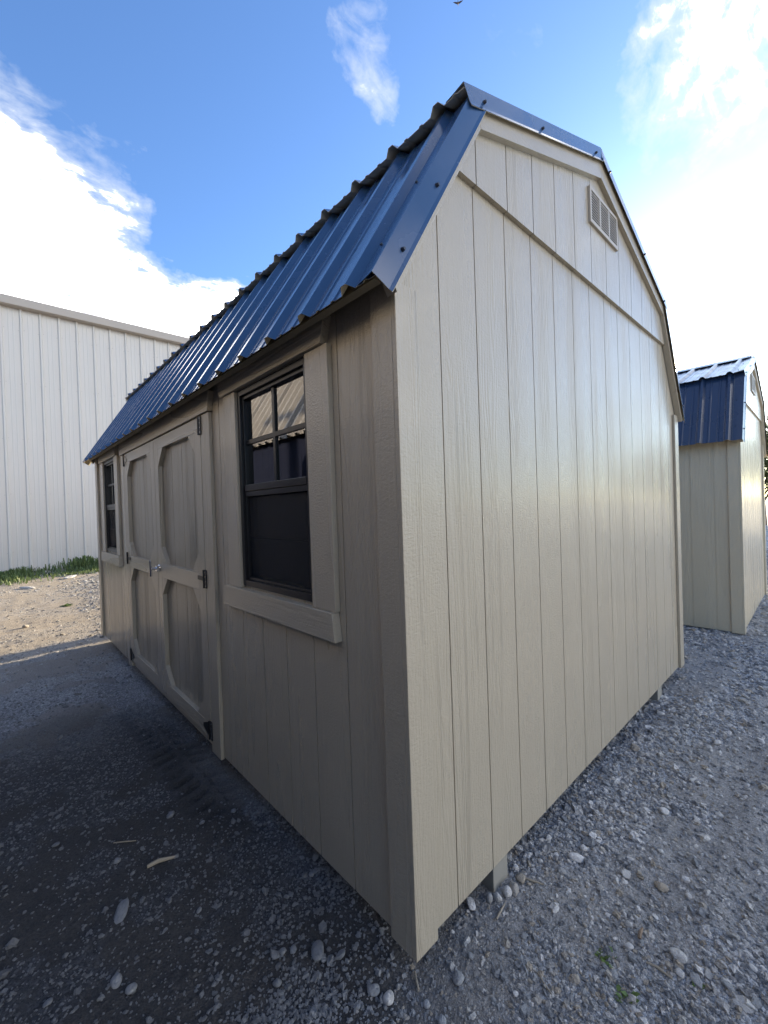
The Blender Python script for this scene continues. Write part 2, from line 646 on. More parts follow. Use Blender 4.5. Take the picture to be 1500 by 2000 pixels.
    E2 = (E[0], E[1])
    slope_lo = (E2, (K[0] - 0.002, K[1] - 0.006))
    dK = Vector((Wd / 2 - K[0], Rg - K[1])).normalized()
    slope_up = ((K[0] - 0.065 * dK.x, K[1] - 0.065 * dK.y + 0.006), (Wd / 2, Rg + 0.004))
    pw = PITCH * 4
    ys = [y0r]
    y = rib0 + PITCH * 3 + 0.03
    while y < y1r - 0.1:
        ys.append(y)
        y += pw
    ys.append(y1r)
    for mir in (0, 1):
        for p, q in (slope_lo, slope_up):
            if mir:
                p, q = (Wd - p[0], p[1]), (Wd - q[0], q[1])
            for i, (ya, yb) in enumerate(zip(ys, ys[1:])):
                sheet(p, q, ya, yb + (0.012 if i < len(ys) - 2 else 0), 0.0015 * (i % 2)).obj('roof_panel', MT, roof)
    # rake flashing: folded sheet, one piece per slope
    prof = [(0.034, 0.003), (0.000, 0.007), (-0.044, 0.014), (-0.052, -0.048), (-0.056, -0.059)]

    def flashing(p, q, ysign, ybase, ext0, ext1):
        p, q = Vector((p[0], 0, p[1])), Vector((q[0], 0, q[1]))
        d = (q - p).normalized()
        p, q = p - d * ext0, q + d * ext1
        n = Vector((-d.z, 0, d.x))
        if n.z < 0:
            n = -n
        vv, uu = [], []
        k = len(prof)
        for hoff, un in ((0.0, 0.0), (-0.0016, 1.0)):
            for base in (p, q):
                for (y, h) in prof:
                    vv.append(base + n * (h + hoff) + Vector((0, ybase + ysign * (y + (0.0012 if un else 0)), 0)))
                    uu.append(un)
        ff = []
        for i in range(k - 1):
            ff.append((i, i + 1, k + i + 1, k + i))
            ff.append((2 * k + i, 3 * k + i, 3 * k + i + 1, 2 * k + i + 1))
        mb = MB().add(vv, ff, uu)
        o = mb.obj('rake_flashing', MT, roof)
        return p, q, n, d

    for mir in (0, 1):
        for (p, q), e0, e1, lens in ((slope_lo, 0.004, 0.0, (0.14, 0.44)), (slope_up, 0.0, 0.0, (0.10, 0.56, 1.18))):
            if mir:
                p, q = (Wd - p[0], p[1]), (Wd - q[0], q[1])
            for ysg, yb in ((1, 0.0), (-1, L)):
                P, Q, n, d = flashing(p, q, ysg, yb, e0, e1)
                if screws and ysg == 1:
                    for ln in lens:
                        c = P + d * ln + n * (-0.030) + Vector((0, -0.049, 0))
                        MB().cyl(c, c + Vector((0, -0.010, 0)), 0.0068, 0.0045, 8).obj('screw', MAT['screw'], roof)
                        c2 = P + d * (ln + 0.02) + n * 0.002 + Vector((0, 0.012, 0))
                        MB().cyl(c2, c2 + n * 0.008, 0.0058, 0.004, 8).obj('screw', MAT['screw'], roof)
    # ridge cap
    rc = MB()
    cap = [(-0.16, -0.05), (0, 0.014), (0.16, -0.05)]
    sl_ = (Rg - K[1]) / (Wd / 2 - K[0])
    cap = [(-0.15, -0.15 * sl_ + 0.026), (0, 0.03), (0.15, -0.15 * sl_ + 0.026)]
    rc.prism([(Wd / 2 + a, Rg + b) for a, b in cap] + [(Wd / 2 + a, Rg + b - 0.002) for a, b in reversed(cap)], 'y', y0r + 0.03, y1r - 0.03)
    rc.obj('ridge_cap', MT, roof)

    # ---- louvred gable vent
    if vent:
        vx0, vx1, vz0, vz1 = vent
        fr = MB()
        yv0, yv1 = -0.030, -0.0185
        bar = 0.017
        fr.box(vx0, vx1, yv0, yv1, vz0, vz0 + bar)
        fr.box(vx0, vx1, yv0, yv1, vz1 - bar, vz1)
        wv = vx1 - vx0
        cell = (wv - bar * 4) / 3
        for i in range(4):
            xa = vx0 + i * (cell + bar)
            fr.box(xa, xa + bar, yv0, yv1, vz0 + bar, vz1 - bar)
        vo = fr.obj('gable_vent', MAT['vent'], root)
        MB().box(vx0 + 0.01, vx1 - 0.01, -0.0189, -0.0183, vz0 + 0.01, vz1 - 0.01).obj('vent_shade_plate', MAT['dark'], vo)  # dark plate standing in for the shade inside the vent
        ns = 11
        hz = (vz1 - vz0 - 2 * bar) / ns
        me = None
        for i in range(3):
            xa = vx0 + bar + i * (cell + bar)
            for j in range(ns):
                z = vz0 + bar + j * hz
                if me is None:
                    me = MB().prism([(-.0290, hz * .05), (-.0290, hz * .36), (-.0265, hz * .50), (-.0250, hz * .50), (-.0275, hz * .30), (-.0275, hz * .05)], 'x', 0, cell).mesh('louvre', MAT['vent'])
                o = link('louvre', me, vo)
                o.location = (xa, 0, z)

    # ---- windows
    for (a0, a1, b0, b1) in windows:
        fw = 0.026
        fr = MB()
        for (p0, p1, q0, q1) in ((a0, a0 + fw, b0, b1), (a1 - fw, a1, b0, b1), (a0 + fw, a1 - fw, b0, b0 + fw), (a0 + fw, a1 - fw, b1 - fw, b1)):
            fr.box(-0.010, 0.06, p0, p1, q0, q1)
        # stepped inner lip
        for (p0, p1, q0, q1) in ((a0 + fw, a0 + fw + .012, b0 + fw, b1 - fw), (a1 - fw - .012, a1 - fw, b0 + fw, b1 - fw),
                                 (a0 + fw + .012, a1 - fw - .012, b0 + fw, b0 + fw + .014), (a0 + fw + .012, a1 - fw - .012, b1 - fw - .016, b1 - fw)):
            fr.box(0.003, 0.058, p0, p1, q0, q1)
        win = fr.obj('window', MAT['black_vinyl'], root, 0.0015)
        i0, i1 = a0 + fw + .012, a1 - fw - .012
        zr0, zr1 = b0 + 0.415, b0 + 0.468
        rl = MB().box(0.0, 0.035, i0, i1, zr0, zr0 + 0.022).box(-0.004, 0.035, i0, i1, zr0 + 0.024, zr1)
        rl.obj('meeting_rail', MAT['black_vinyl'], win, 0.0015)
        zt = b1 - fw - .016
        MB().box(0.020, 0.024, i0, i1, zr1, zt).obj('pane', MAT['glass'], win)
        MB().box(0.034, 0.038, i0, i1, b0 + fw + .014, zr0).obj('pane', MAT['glass'], win)
        MB().box(0.014, 0.015, i0, i1, b0 + fw + .014, zr0).obj('insect_screen', MAT['screen'], win)
        ym = (i0 + i1) / 2
        zm = (zr1 + zt) / 2
        MB().box(0.012, 0.0195, i0, i1, zm - .0095, zm + .0095).obj('muntin', MAT['black_vinyl'], win)
        MB().box(0.012, 0.0195, ym - .0095, ym + .0095, zr1, zm - .0095).obj('muntin', MAT['black_vinyl'], win)
        MB().box(0.012, 0.0195, ym - .0095, ym + .0095, zm + .0095, zt).obj('muntin', MAT['black_vinyl'], win)
        # faint line of the closed sash lock half way down the screen
        MB().box(0.0155, 0.018, i0, i1, (b0 + zr0) / 2 + .01, (b0 + zr0) / 2 + .018).obj('screen_bar', MAT['black_vinyl'], win)
        # casing
        jw = 0.142
        MB().box(-0.022, -0.0005, a0 - jw, a0 - .002, b0 - .012, b1 + .002).obj('window_casing', mz, root, 0.002)
        MB().box(-0.022, -0.0005, a1 + .002, a1 + jw - .01, b0 - .012, b1 + .002).obj('window_casing', mz, root, 0.002)
        hz0, hz1 = b1 + .003, b1 + .098
        MB().prism([(a0 - jw + .022, hz0), (a1 + jw + .012, hz0), (a1 + jw + .040, hz1), (a0 - jw - .008, hz1)], 'x', -0.034, -0.0005).obj('window_header', my, root, 0.002)
        sz0, sz1 = b0 - .112, b0 - .013
        MB().prism([(a0 - jw - .008, sz0), (a1 + jw + .042, sz0), (a1 + jw + .020, sz1), (a0 - jw + .006, sz1)], 'x', -0.034, -0.0005).obj('window_sill', my, root, 0.002)

    # ---- double door
    if door:
        d0, d1, dz = door
        zb = 0.062
        mid = (d0 + d1) / 2 - 0.003
        jw = 0.125
        # jamb trims and header in two lengths
        MB().box(-0.020, -0.0005, d0 - jw, d0 - .004, -0.004, dz).obj('door_jamb', mz, root, 0.002)
        MB().box(-0.020, -0.0005, d1 + .004, d1 + jw, 0.004, dz).obj('door_jamb', mz, root, 0.002)
        h0, h1 = dz + .004, dz + .106
        hm = mid - 0.06
        MB().prism([(d0 - jw - .01, h0), (hm - .0015, h0), (hm - .0015, h1), (d0 - jw - .03, h1)], 'x', -0.030, -0.0005).obj('door_header', my, root, 0.002)
        MB().prism([(hm + .0015, h0), (d1 + jw + .01, h0), (d1 + jw + .03, h1), (hm + .0015, h1)], 'x', -0.030, -0.0005).obj('door_header', my, root, 0.002)
        MB().box(0.0, 0.05, d0 - .02, d1 + .02, 0.006, zb - .006).obj('door_threshold', my, root, 0.002)
        for (a, b, hinge_side) in ((d0 + .002, mid - .002, -1), (mid + .002, d1 - .002, 1)):
            zt = dz - .004
            dr = MB().box(0.012, 0.035, a, b, zb, zt).obj('door', mz, root)
            y = a
            n = 0
            while y < b - .01:
                y2 = min(y + BW, b)
                MB().box(0.008, 0.014, y + GR * .9, y2 - GR * .9, zb, zt).obj('door_board', MAT['taupe_door'], dr)
                y = y2
            sw = 0.088
            fx = (-0.021, 0.0075)
            MB().box(*fx, a, a + sw, zb, zt).obj('stile', mz, dr, 0.0015)
            MB().box(*fx, b - sw, b, zb, zt).obj('stile', mz, dr, 0.0015)
            for z0, z1 in ((zb, 0.147), (0.876, 0.972), (1.763, zt)):
                MB().box(*fx, a + sw + .001, b - sw - .001, z0, z1).obj('rail', my, dr, 0.0015)
            # corner braces: eight clipped triangles
            bl, bh = 0.115, 0.117
            fx2 = (-0.0205, 0.0070)
            for z0, z1 in ((0.1475, 0.8755), (0.9725, 1.7625)):
                for yc, sy in ((a + sw + .0005, 1), (b - sw - .0005, -1)):
                    for zc, sz in ((z0, 1), (z1, -1)):
                        MB().prism([(yc, zc), (yc + sy * bl, zc), (yc, zc + sz * bh)], 'x', *fx2).obj('corner_brace', mz, dr, 0.001)
            # T hinges
            yh = a if hinge_side < 0 else b
            s = -hinge_side
            for zc, kind in ((1.79, 0), (0.948, 1), (0.112, 2)):
                pl = MB().box(-0.0255, -0.0205, yh - .016 - s * .006, yh + .016 - s * .006, zc - .05, zc + .05)
                pl.cyl((-0.026, yh + s * .008, zc - .05), (-0.026, yh + s * .008, zc + .05), 0.0065, n=8)
                hg = pl.obj('hinge', MAT['black_steel'], dr)
                y1 = yh + s * .016
                tip = yh + s * (.105 if kind else .095)
                if kind == 1:
                    st = MB().box(-0.0262, -0.0215, *sorted((y1, tip)), zc - .011, zc + .011)
                else:
                    st = MB().prism([(y1, zc - .042), (tip, zc - .010), (tip, zc + .010), (y1, zc + .042)], 'x', -0.0248, -0.0215)
                st.obj('hinge_strap', my if kind == 0 else MAT['black_steel'], dr)
                sc = MB()
                for dz_ in (-.038, -.013, .013, .038):
                    c = Vector((-0.0255, yh - s * .014, zc + dz_))
                    sc.cyl(c, c + Vector((-.002, 0, 0)), .0035, n=8)
                sc.obj('hinge_screws', MAT['chrome'], dr)
            if hinge_side < 0:
                # chrome T handle on the leaf nearest the camera
                yk = b - .035
                hd = MB()
                hd.cyl((-0.0215, yk, .938), (-0.030, yk, .938), .026, .022, 20)
                hd.cyl((-0.030, yk, .938), (-0.075, yk, .938), .010, .009, 14)
                hd.cyl((-0.077, yk, .885), (-0.077, yk, .995), .0085, .0075, 12)
                hd.box(-0.045, -0.0215, yk - .022, yk + .022, .918, .956)
                hd.obj('door_handle', MAT['chrome'], dr, 0.002)
    return root


main = thing('storage_shed', 'large taupe gambrel shed with blue metal roof, double doors and two black windows', 'shed')
shed(main, 3.048, 4.744, (-0.112, 1.918), (0.374, 2.700), 3.132, 2.432, 'taupe', 'blue_metal',
     windows=((0.455, 1.056, 0.965, 1.872), (3.765, 4.30, 0.962, 1.868)), door=(1.513, 3.335, 1.842),
     vent=(1.395, 1.785, 2.722, 2.905), skids=(0.415, 2.45), skid_h=0.10)

s2 = thing('storage_shed', 'smaller tan gambrel shed with dark blue metal roof at the right edge', 'shed', (4.60, -0.19, -0.075), 0.02)
shed(s2, 2.44, 4.2, (-0.13, 1.93), (0.20, 2.66), 3.03, 2.40, 'tan', 'navy_metal', side0=0.0, windows=(), door=None,
     vent=(1.02, 1.40, 2.60, 2.80), skids=(0.25, 2.0), skid_h=0.10)

s3 = thing('storage_shed', 'dark navy shed with tan ribbed metal roof, seen reflected in the near window', 'shed', (-2.45, 7.4, -0.05), math.pi)
shed(s3, 3.6, 11.0, (-0.13, 2.44), (0.74, 3.84), 4.40, 2.9, 'navy', 'galv_metal', side0=0.05, windows=(), door=None,
     rib=2.2, vent=None, skids=(0.4, 3.0), skid_h=0.12, screws=False, far_gable=True)

# ------------------------------------------------------------------ white metal building
MAT['white_steel'] = simple('white_steel', (0.58, 0.55, 0.51), 0.42, var=0.04, scale=1.2)
MAT['trim_steel'] = simple('eave_trim_steel', (0.40, 0.35, 0.30), 0.45, var=0.06)
hall = thing('metal_building', 'tall white ribbed metal building with tan eave trim behind the shed', 'building', (0, 13.15, 0))


def white_building():
    zb, zt = -0.2, 6.68
    x0, x1 = -16.0, 14.0
    rib0 = -0.578
    MB().box(x0, x1, 0.03, 9.0, zb, zt).obj('wall', MAT['white_steel'], hall)
    k0 = int((x0 - rib0) / 1.155) - 1
    pr = []
    for i in range(3):
        c = 0.03 + i * 0.385
        pr += [(c - .035, 0), (c - .014, -.042), (c + .014, -.042), (c + .035, 0), (c + .130, 0), (c + .140, -.005), (c + .155, -.005), (c + .165, 0),
               (c + .220, 0), (c + .230, -.005), (c + .245, -.005), (c + .255, 0)]
    pr.append((0.03 + 1.155 - .035, 0))
    mb = MB()
    n = len(pr)
    mb.add([(x, y, z) for z in (zb, zt) for x, y in pr] + [(x, y + .002, z) for z in (zb, zt) for x, y in pr],
           [(i, i + 1, n + i + 1, n + i) for i in range(n - 1)] + [(2 * n + i, 3 * n + i, 3 * n + i + 1, 2 * n + i + 1) for i in range(n - 1)])
    me = mb.mesh('wall_panel', MAT['white_steel'])
    sc = MB()
    x = rib0 + k0 * 1.155
    while x < x1 - 1.15:
        if x > x0:
            o = link('wall_panel', me, hall)
            o.location = (x - 0.03, 0, 0)
            for z in (0.5, 1.95, 3.35, 4.75, 6.1):
                for i in range(3):
                    for dx in (-.05, .06):
                        sc.box(x + i * .385 + dx - .008, x + i * .385 + dx + .008, -.008, .001, z + dx * .25 - .008, z + dx * .25 + .008)
        x += 1.155
    so_ = sc.obj('screws', simple('wall_screw', (0.45, 0.43, 0.42), 0.5), hall)
    so_['kind'] = 'stuff'
    # eave: gutter-like boxed trim and low-slope roof
    MB().prism([(-.20, zt - .03), (-.20, zt + .15), (-.17, zt + .19), (.04, zt + .19), (.04, zt - .05), (-.16, zt - .05)], 'x', x0 - .2, x1 + .2).obj('eave_trim', MAT['trim_steel'], hall, 0.004)
    MB().prism([(.04, zt + .14), (4.5, zt + .55), (9.0, zt + .14), (9.0, zt), (.04, zt)], 'x', x0 - .2, x1 + .2).obj('roof', MAT['white_steel'], hall)


white_building()

# ------------------------------------------------------------------ ground


def hash2(ix, iy, seed):
    h = (ix.astype(np.int64) * 374761393 + iy.astype(np.int64) * 668265263 + seed * 144665) & 0x7fffffff
    h = ((h ^ (h >> 13)) * 1274126177) & 0x7fffffff
    return ((h ^ (h >> 16)) & 0xffff) / 65535.0


def vnoise(x, y, seed=0):
    ix, iy = np.floor(x), np.floor(y)
    fx, fy = x - ix, y - iy
    fx, fy = fx * fx * (3 - 2 * fx), fy * fy * (3 - 2 * fy)
    a, b = hash2(ix, iy, seed), hash2(ix + 1, iy, seed)
    c, d = hash2(ix, iy + 1, seed), hash2(ix + 1, iy + 1, seed)
    return (a + (b - a) * fx) + ((c + (d - c) * fx) - (a + (b - a) * fx)) * fy


def fbm(x, y, o=4, seed=0):
    s, a, t = 0, 0.5, 0
    for i in range(o):
        s = s + a * vnoise(x * 2 ** i, y * 2 ** i, seed + i * 17)
        t += a
        a *= 0.55
    return s / t


def smooth(a, b, x):
    t = np.clip((x - a) / (b - a), 0, 1)
    return t * t * (3 - 2 * t)


GZ = -0.092


def ground_h(x, y):
    r = np.hypot(x - CAM.x, y - CAM.y)
    near = 1 - smooth(14, 30, r)
    h = (fbm(x * .9, y * .9, 4, 3) - .5) * .055 + (fbm(x * 5, y * 5, 4, 5) - .5) * .022
    h = h + (fbm(x * 26, y * 26, 3, 9) - .5) * .010 * (1 - smooth(5, 10, r))
    # keep the pad under the shed level
    pad = smooth(-.5, .15, x) * (1 - smooth(2.9, 3.5, x)) * smooth(-.5, .1, y)
    h = h * (1 - .6 * pad)
    # a wheel rut running along the door wall, with lug prints in two rows
    cx = -0.12 + .03 * np.sin(y * 1.3)
    rut = np.exp(-((x - cx) / .13) ** 4) * smooth(.5, 1.6, y) * (1 - smooth(2.9, 4.3, y)) * (.35 + .9 * fbm(x * 2, y * 1.6, 2, 71))
    side_ = np.sign(x - cx)
    ph = y / .095 + side_ * (x - cx) * 5 + (side_ > 0) * .5
    lug = smooth(.1, .5, np.sin(ph * 2 * np.pi)) * (np.abs(x - cx) > .018)
    h = h - rut * (.010 + .036 * lug * (.15 + 1.1 * vnoise(x * 8, y * 8, 2)))
    # faint sweeping ridges graded across the right of the yard
    d2 = (y + .55 + .16 * (x - 1.2) + .05 * np.sin(x * 2.1))
    ridge = np.exp(-((d2) / .07) ** 2) * smooth(.6, 1.0, x) * .016
    d3 = (y + .10 + .10 * (x - 2.0) + .04 * np.sin(x * 3.0))
    ridge = ridge + np.exp(-((d3) / .08) ** 2) * smooth(1.0, 1.5, x) * .012
    # soil banked up against the white building
    bank = smooth(10.2, 13.0, y) * .10
    return GZ + h * near * 1.0 + ridge + bank * (np.abs(x) < 40)


def gravelly(x, y):
    dens = fbm(x * 1.7 + 3, y * 1.7, 4, 41)
    dens2 = fbm(x * 6, y * 6, 3, 43)
    # graded bands sweep across the right of the yard
    band = .10 * np.sin((y + .16 * x) * 7.5 + 1.5 * fbm(x * 1.1, y * 1.1, 2, 44)) * smooth(.3, .9, x)
    return smooth(.40, .58, dens * .68 + dens2 * .32 + band)


def build_ground():
    ang_f = np.linspace(R(-22), R(112), 780, endpoint=False)
    ang_c = np.linspace(R(112), R(338), 90, endpoint=False)
    ang = np.concatenate([ang_f, ang_c])
    rr = [0.35]
    while rr[-1] < 900:
        r = rr[-1]
        rr.append(r * (1.005 if r < 4.6 else 1.0085 if r < 9 else 1.02 if r < 30 else 1.09))
    rr = np.array(rr)
    A, RR = np.meshgrid(ang, rr)
    X = CAM.x + RR * np.sin(A)
    Y = CAM.y + RR * np.cos(A)
    Z = ground_h(X, Y)
    na, nr = len(ang), len(rr)
    v = np.stack([X, Y, Z], -1).reshape(-1, 3)
    v = np.vstack([v, [[CAM.x, CAM.y, GZ]]])
    i, j = np.meshgrid(np.arange(nr - 1), np.arange(na), indexing='ij')
    j2 = (j + 1) % na
    q = np.stack([i * na + j, i * na + j2, (i + 1) * na + j2, (i + 1) * na + j], -1).reshape(-1, 4)
    me = bpy.data.meshes.new('ground')
    jj = np.arange(na)
    tri = np.stack([np.full(na, len(v) - 1), (jj + 1) % na, jj], -1)
    nl = q.size + tri.size
    me.vertices.add(len(v))
    me.vertices.foreach_set('co', v.ravel())
    me.loops.add(nl)
    me.loops.foreach_set('vertex_index', np.concatenate([q[:, ::-1].ravel(), tri[:, ::-1].ravel()]))
    me.polygons.add(len(q) + len(tri))
    ls = np.concatenate([np.arange(len(q)) * 4, len(q) * 4 + np.arange(len(tri)) * 3])
    me.polygons.foreach_set('loop_start', ls)
    me.polygons.foreach_set('use_smooth', np.ones(len(ls), bool))
    me.update(calc_edges=True)
    at = me.attributes.new('grav', 'FLOAT', 'POINT')
    at.data.foreach_set('value', gravelly(v[:, 0], v[:, 1]).astype(np.float32))
    me.validate()
    if me.polygons[0].normal.z < 0:
        me.flip_normals()
    return me


def ground_mat():
    mt, t, b = new_mat('gravel_dirt')
    g = N(t, 'ShaderNodeNewGeometry')
    P = g.outputs['Position']

    def noise(sc, det=5.0, ro=0.6, dist=0.0):
        n = N(t, 'ShaderNodeTexNoise', i_Scale=sc, i_Detail=det, i_Roughness=ro, i_Distortion=dist)
        t.links.new(P, n.inputs['Vector'])
        return n.outputs[0]

    def vor(sc, feat='F1'):
        n = N(t, 'ShaderNodeTexVoronoi', i_Scale=sc, feature=feat)
        t.links.new(P, n.inputs['Vector'])
        return n
    big = noise(1.3, 4.0, 0.55, 0.4)
    mid = noise(7.0, 6.0, 0.65)
    v1, v2 = vor(95.0), vor(230.0)
    sx = N(t, 'ShaderNodeSeparateColor')
    t.links.new(v1.outputs['Color'], sx.inputs[0])
    sx2 = N(t, 'ShaderNodeSeparateColor')
    t.links.new(v2.outputs['Color'], sx2.inputs[0])
    grit = mix_col(t, sx2.outputs[0], (0.135, 0.141, 0.149), (0.49, 0.508, 0.53))
    stone = mix_col(t, sx.outputs[1], (0.18, 0.186, 0.194), (0.66, 0.678, 0.70))
    isst = map_range(t, sx.outputs[0], 0.45, 0.55)
    grav = mix_col(t, isst, grit, stone)
    dirt = mix_col(t, mid, (0.17, 0.157, 0.14), (0.40, 0.372, 0.33))
    ga = N(t, 'ShaderNodeAttribute', attribute_name='grav')
    dmask = map_range(t, math_node(t, 'ADD', ga.outputs['Fac'], math_node(t, 'MULTIPLY', math_node(t, 'SUBTRACT', mid, 0.5), 0.5)), 0.75, 0.25)
    col = mix_col(t, math_node(t, 'MULTIPLY', dmask, 0.85), grav, dirt)
    # pale dry crust in the open yard, its sunlight partly painted into the colour
    sp = N(t, 'ShaderNodeSeparateXYZ')
    t.links.new(P, sp.inputs[0])
    col = mix_col(t, 0.35, col, grit)
    far = map_range(t, sp.outputs[1], 3.2, 5.8)
    pale = mix_col(t, mid, (0.25, 0.205, 0.147), (0.50, 0.42, 0.32))
    col = mix_col(t, math_node(t, 'MULTIPLY', far, 0.7), col, pale)
    # dark trodden soil along the door wall, the passage's shade painted into it
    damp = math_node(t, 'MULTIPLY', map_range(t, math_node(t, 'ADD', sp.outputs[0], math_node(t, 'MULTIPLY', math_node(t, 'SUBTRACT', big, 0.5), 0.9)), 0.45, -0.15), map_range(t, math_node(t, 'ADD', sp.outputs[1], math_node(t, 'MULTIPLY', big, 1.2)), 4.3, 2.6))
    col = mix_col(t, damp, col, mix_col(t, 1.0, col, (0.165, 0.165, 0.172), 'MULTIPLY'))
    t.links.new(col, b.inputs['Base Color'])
    b.inputs['Roughness'].default_value = 0.8
    b.inputs['Specular IOR Level'].default_value = 0.35
    inv1 = math_node(t, 'SUBTRACT', 1.0, v1.outputs['Distance'])
    h = math_node(t, 'MULTIPLY', math_node(t, 'MULTIPLY', inv1, isst), 0.6)
    h = math_node(t, 'ADD', h, math_node(t, 'MULTIPLY', v2.outputs['Distance'], -0.3))
    h = math_node(t, 'ADD', h, math_node(t, 'MULTIPLY', noise(40.0, 6.0, 0.7), 0.8))
    bp = N(t, 'ShaderNodeBump', i_Strength=0.9, i_Distance=0.010)
    t.links.new(h, bp.inputs['Height'])
    t.links.new(bp.outputs[0], b.inputs['Normal'])
    return mt


MAT['ground'] = ground_mat()
gme = build_ground()
gme.materials.append(MAT['ground'])
gnd = link('ground', gme)
gnd['kind'] = 'structure'


def stone_mat(name, attr=True):
    mt, t, b = new_mat(name)
    at = N(t, 'ShaderNodeAttribute', attribute_name='tone')
    if attr:
        at.attribute_type = 'INSTANCER'
    else:
        at.attribute_type = 'OBJECT'
    cr = N(t, 'ShaderNodeValToRGB')
    e = cr.color_ramp.elements
    e[0].position, e[0].color = 0.0, (0.13, 0.138, 0.152, 1)
    e[1].position, e[1].color = 1.0, (0.80, 0.785, 0.77, 1)
    for p, c in ((0.3, (0.24, 0.255, 0.275)), (0.55, (0.38, 0.39, 0.40)), (0.70, (0.40, 0.345, 0.27)), (0.80, (0.50, 0.49, 0.475)), (0.9, (0.66, 0.645, 0.62))):
        x = e.new(p)
        x.color = (*c, 1)
    t.links.new(at.outputs['Fac'], cr.inputs[0])
    tc = N(t, 'ShaderNodeTexCoord')
    n = N(t, 'ShaderNodeTexNoise', i_Scale=2.2, i_Detail=6.0, i_Roughness=0.65)
    t.links.new(tc.outputs['Object'], n.inputs['Vector'])
    t.links.new(mix_col(t, map_range(t, n.outputs[0], 0.3, 0.7), cr.outputs[0], mix_col(t, 0.28, cr.outputs[0], (0.14, 0.13, 0.12))), b.inputs['Base Color'])
    bp = N(t, 'ShaderNodeBump', i_Strength=0.5, i_Distance=0.1)
    t.links.new(n.outputs[0], bp.inputs['Height'])
    t.links.new(bp.outputs[0], b.inputs['Normal'])
    b.inputs['Roughness'].default_value = 0.6
    b.inputs['Specular IOR Level'].default_value = 0.4
    return mt


MAT['pebble'] = stone_mat('gravel_stone')
MAT['rock'] = stone_mat('loose_stone', False)


def stone_mesh(seed, sub=2, angular=0.5, flat=0.62, elong=1.25):
    bm = bmesh.new()
    bmesh.ops.create_icosphere(bm, subdivisions=sub, radius=1)
    rg = random.Random(seed)
    # random cutting planes give broken facets, then round a little
    planes = []
    for _ in range(9):
        n = Vector((rg.gauss(0, 1), rg.gauss(0, 1), rg.gauss(0, 1))).normalized()
        planes.append((n, rg.uniform(.62, .95)))
    for v in bm.verts:
        c = v.co.copy()
        for n, d in planes:
            k = c.dot(n)
            if k > d:
                c -= n * (k - d) * angular * 1.6 if angular < .6 else n * (k - d)
        v.co = Vector((c.x * elong, c.y, c.z * flat))
    me = bpy.data.meshes.new('stone')
    bm.to_mesh(me)
    bm.free()
    me.polygons.foreach_set('use_smooth', [True] * len(me.polygons))
    return me


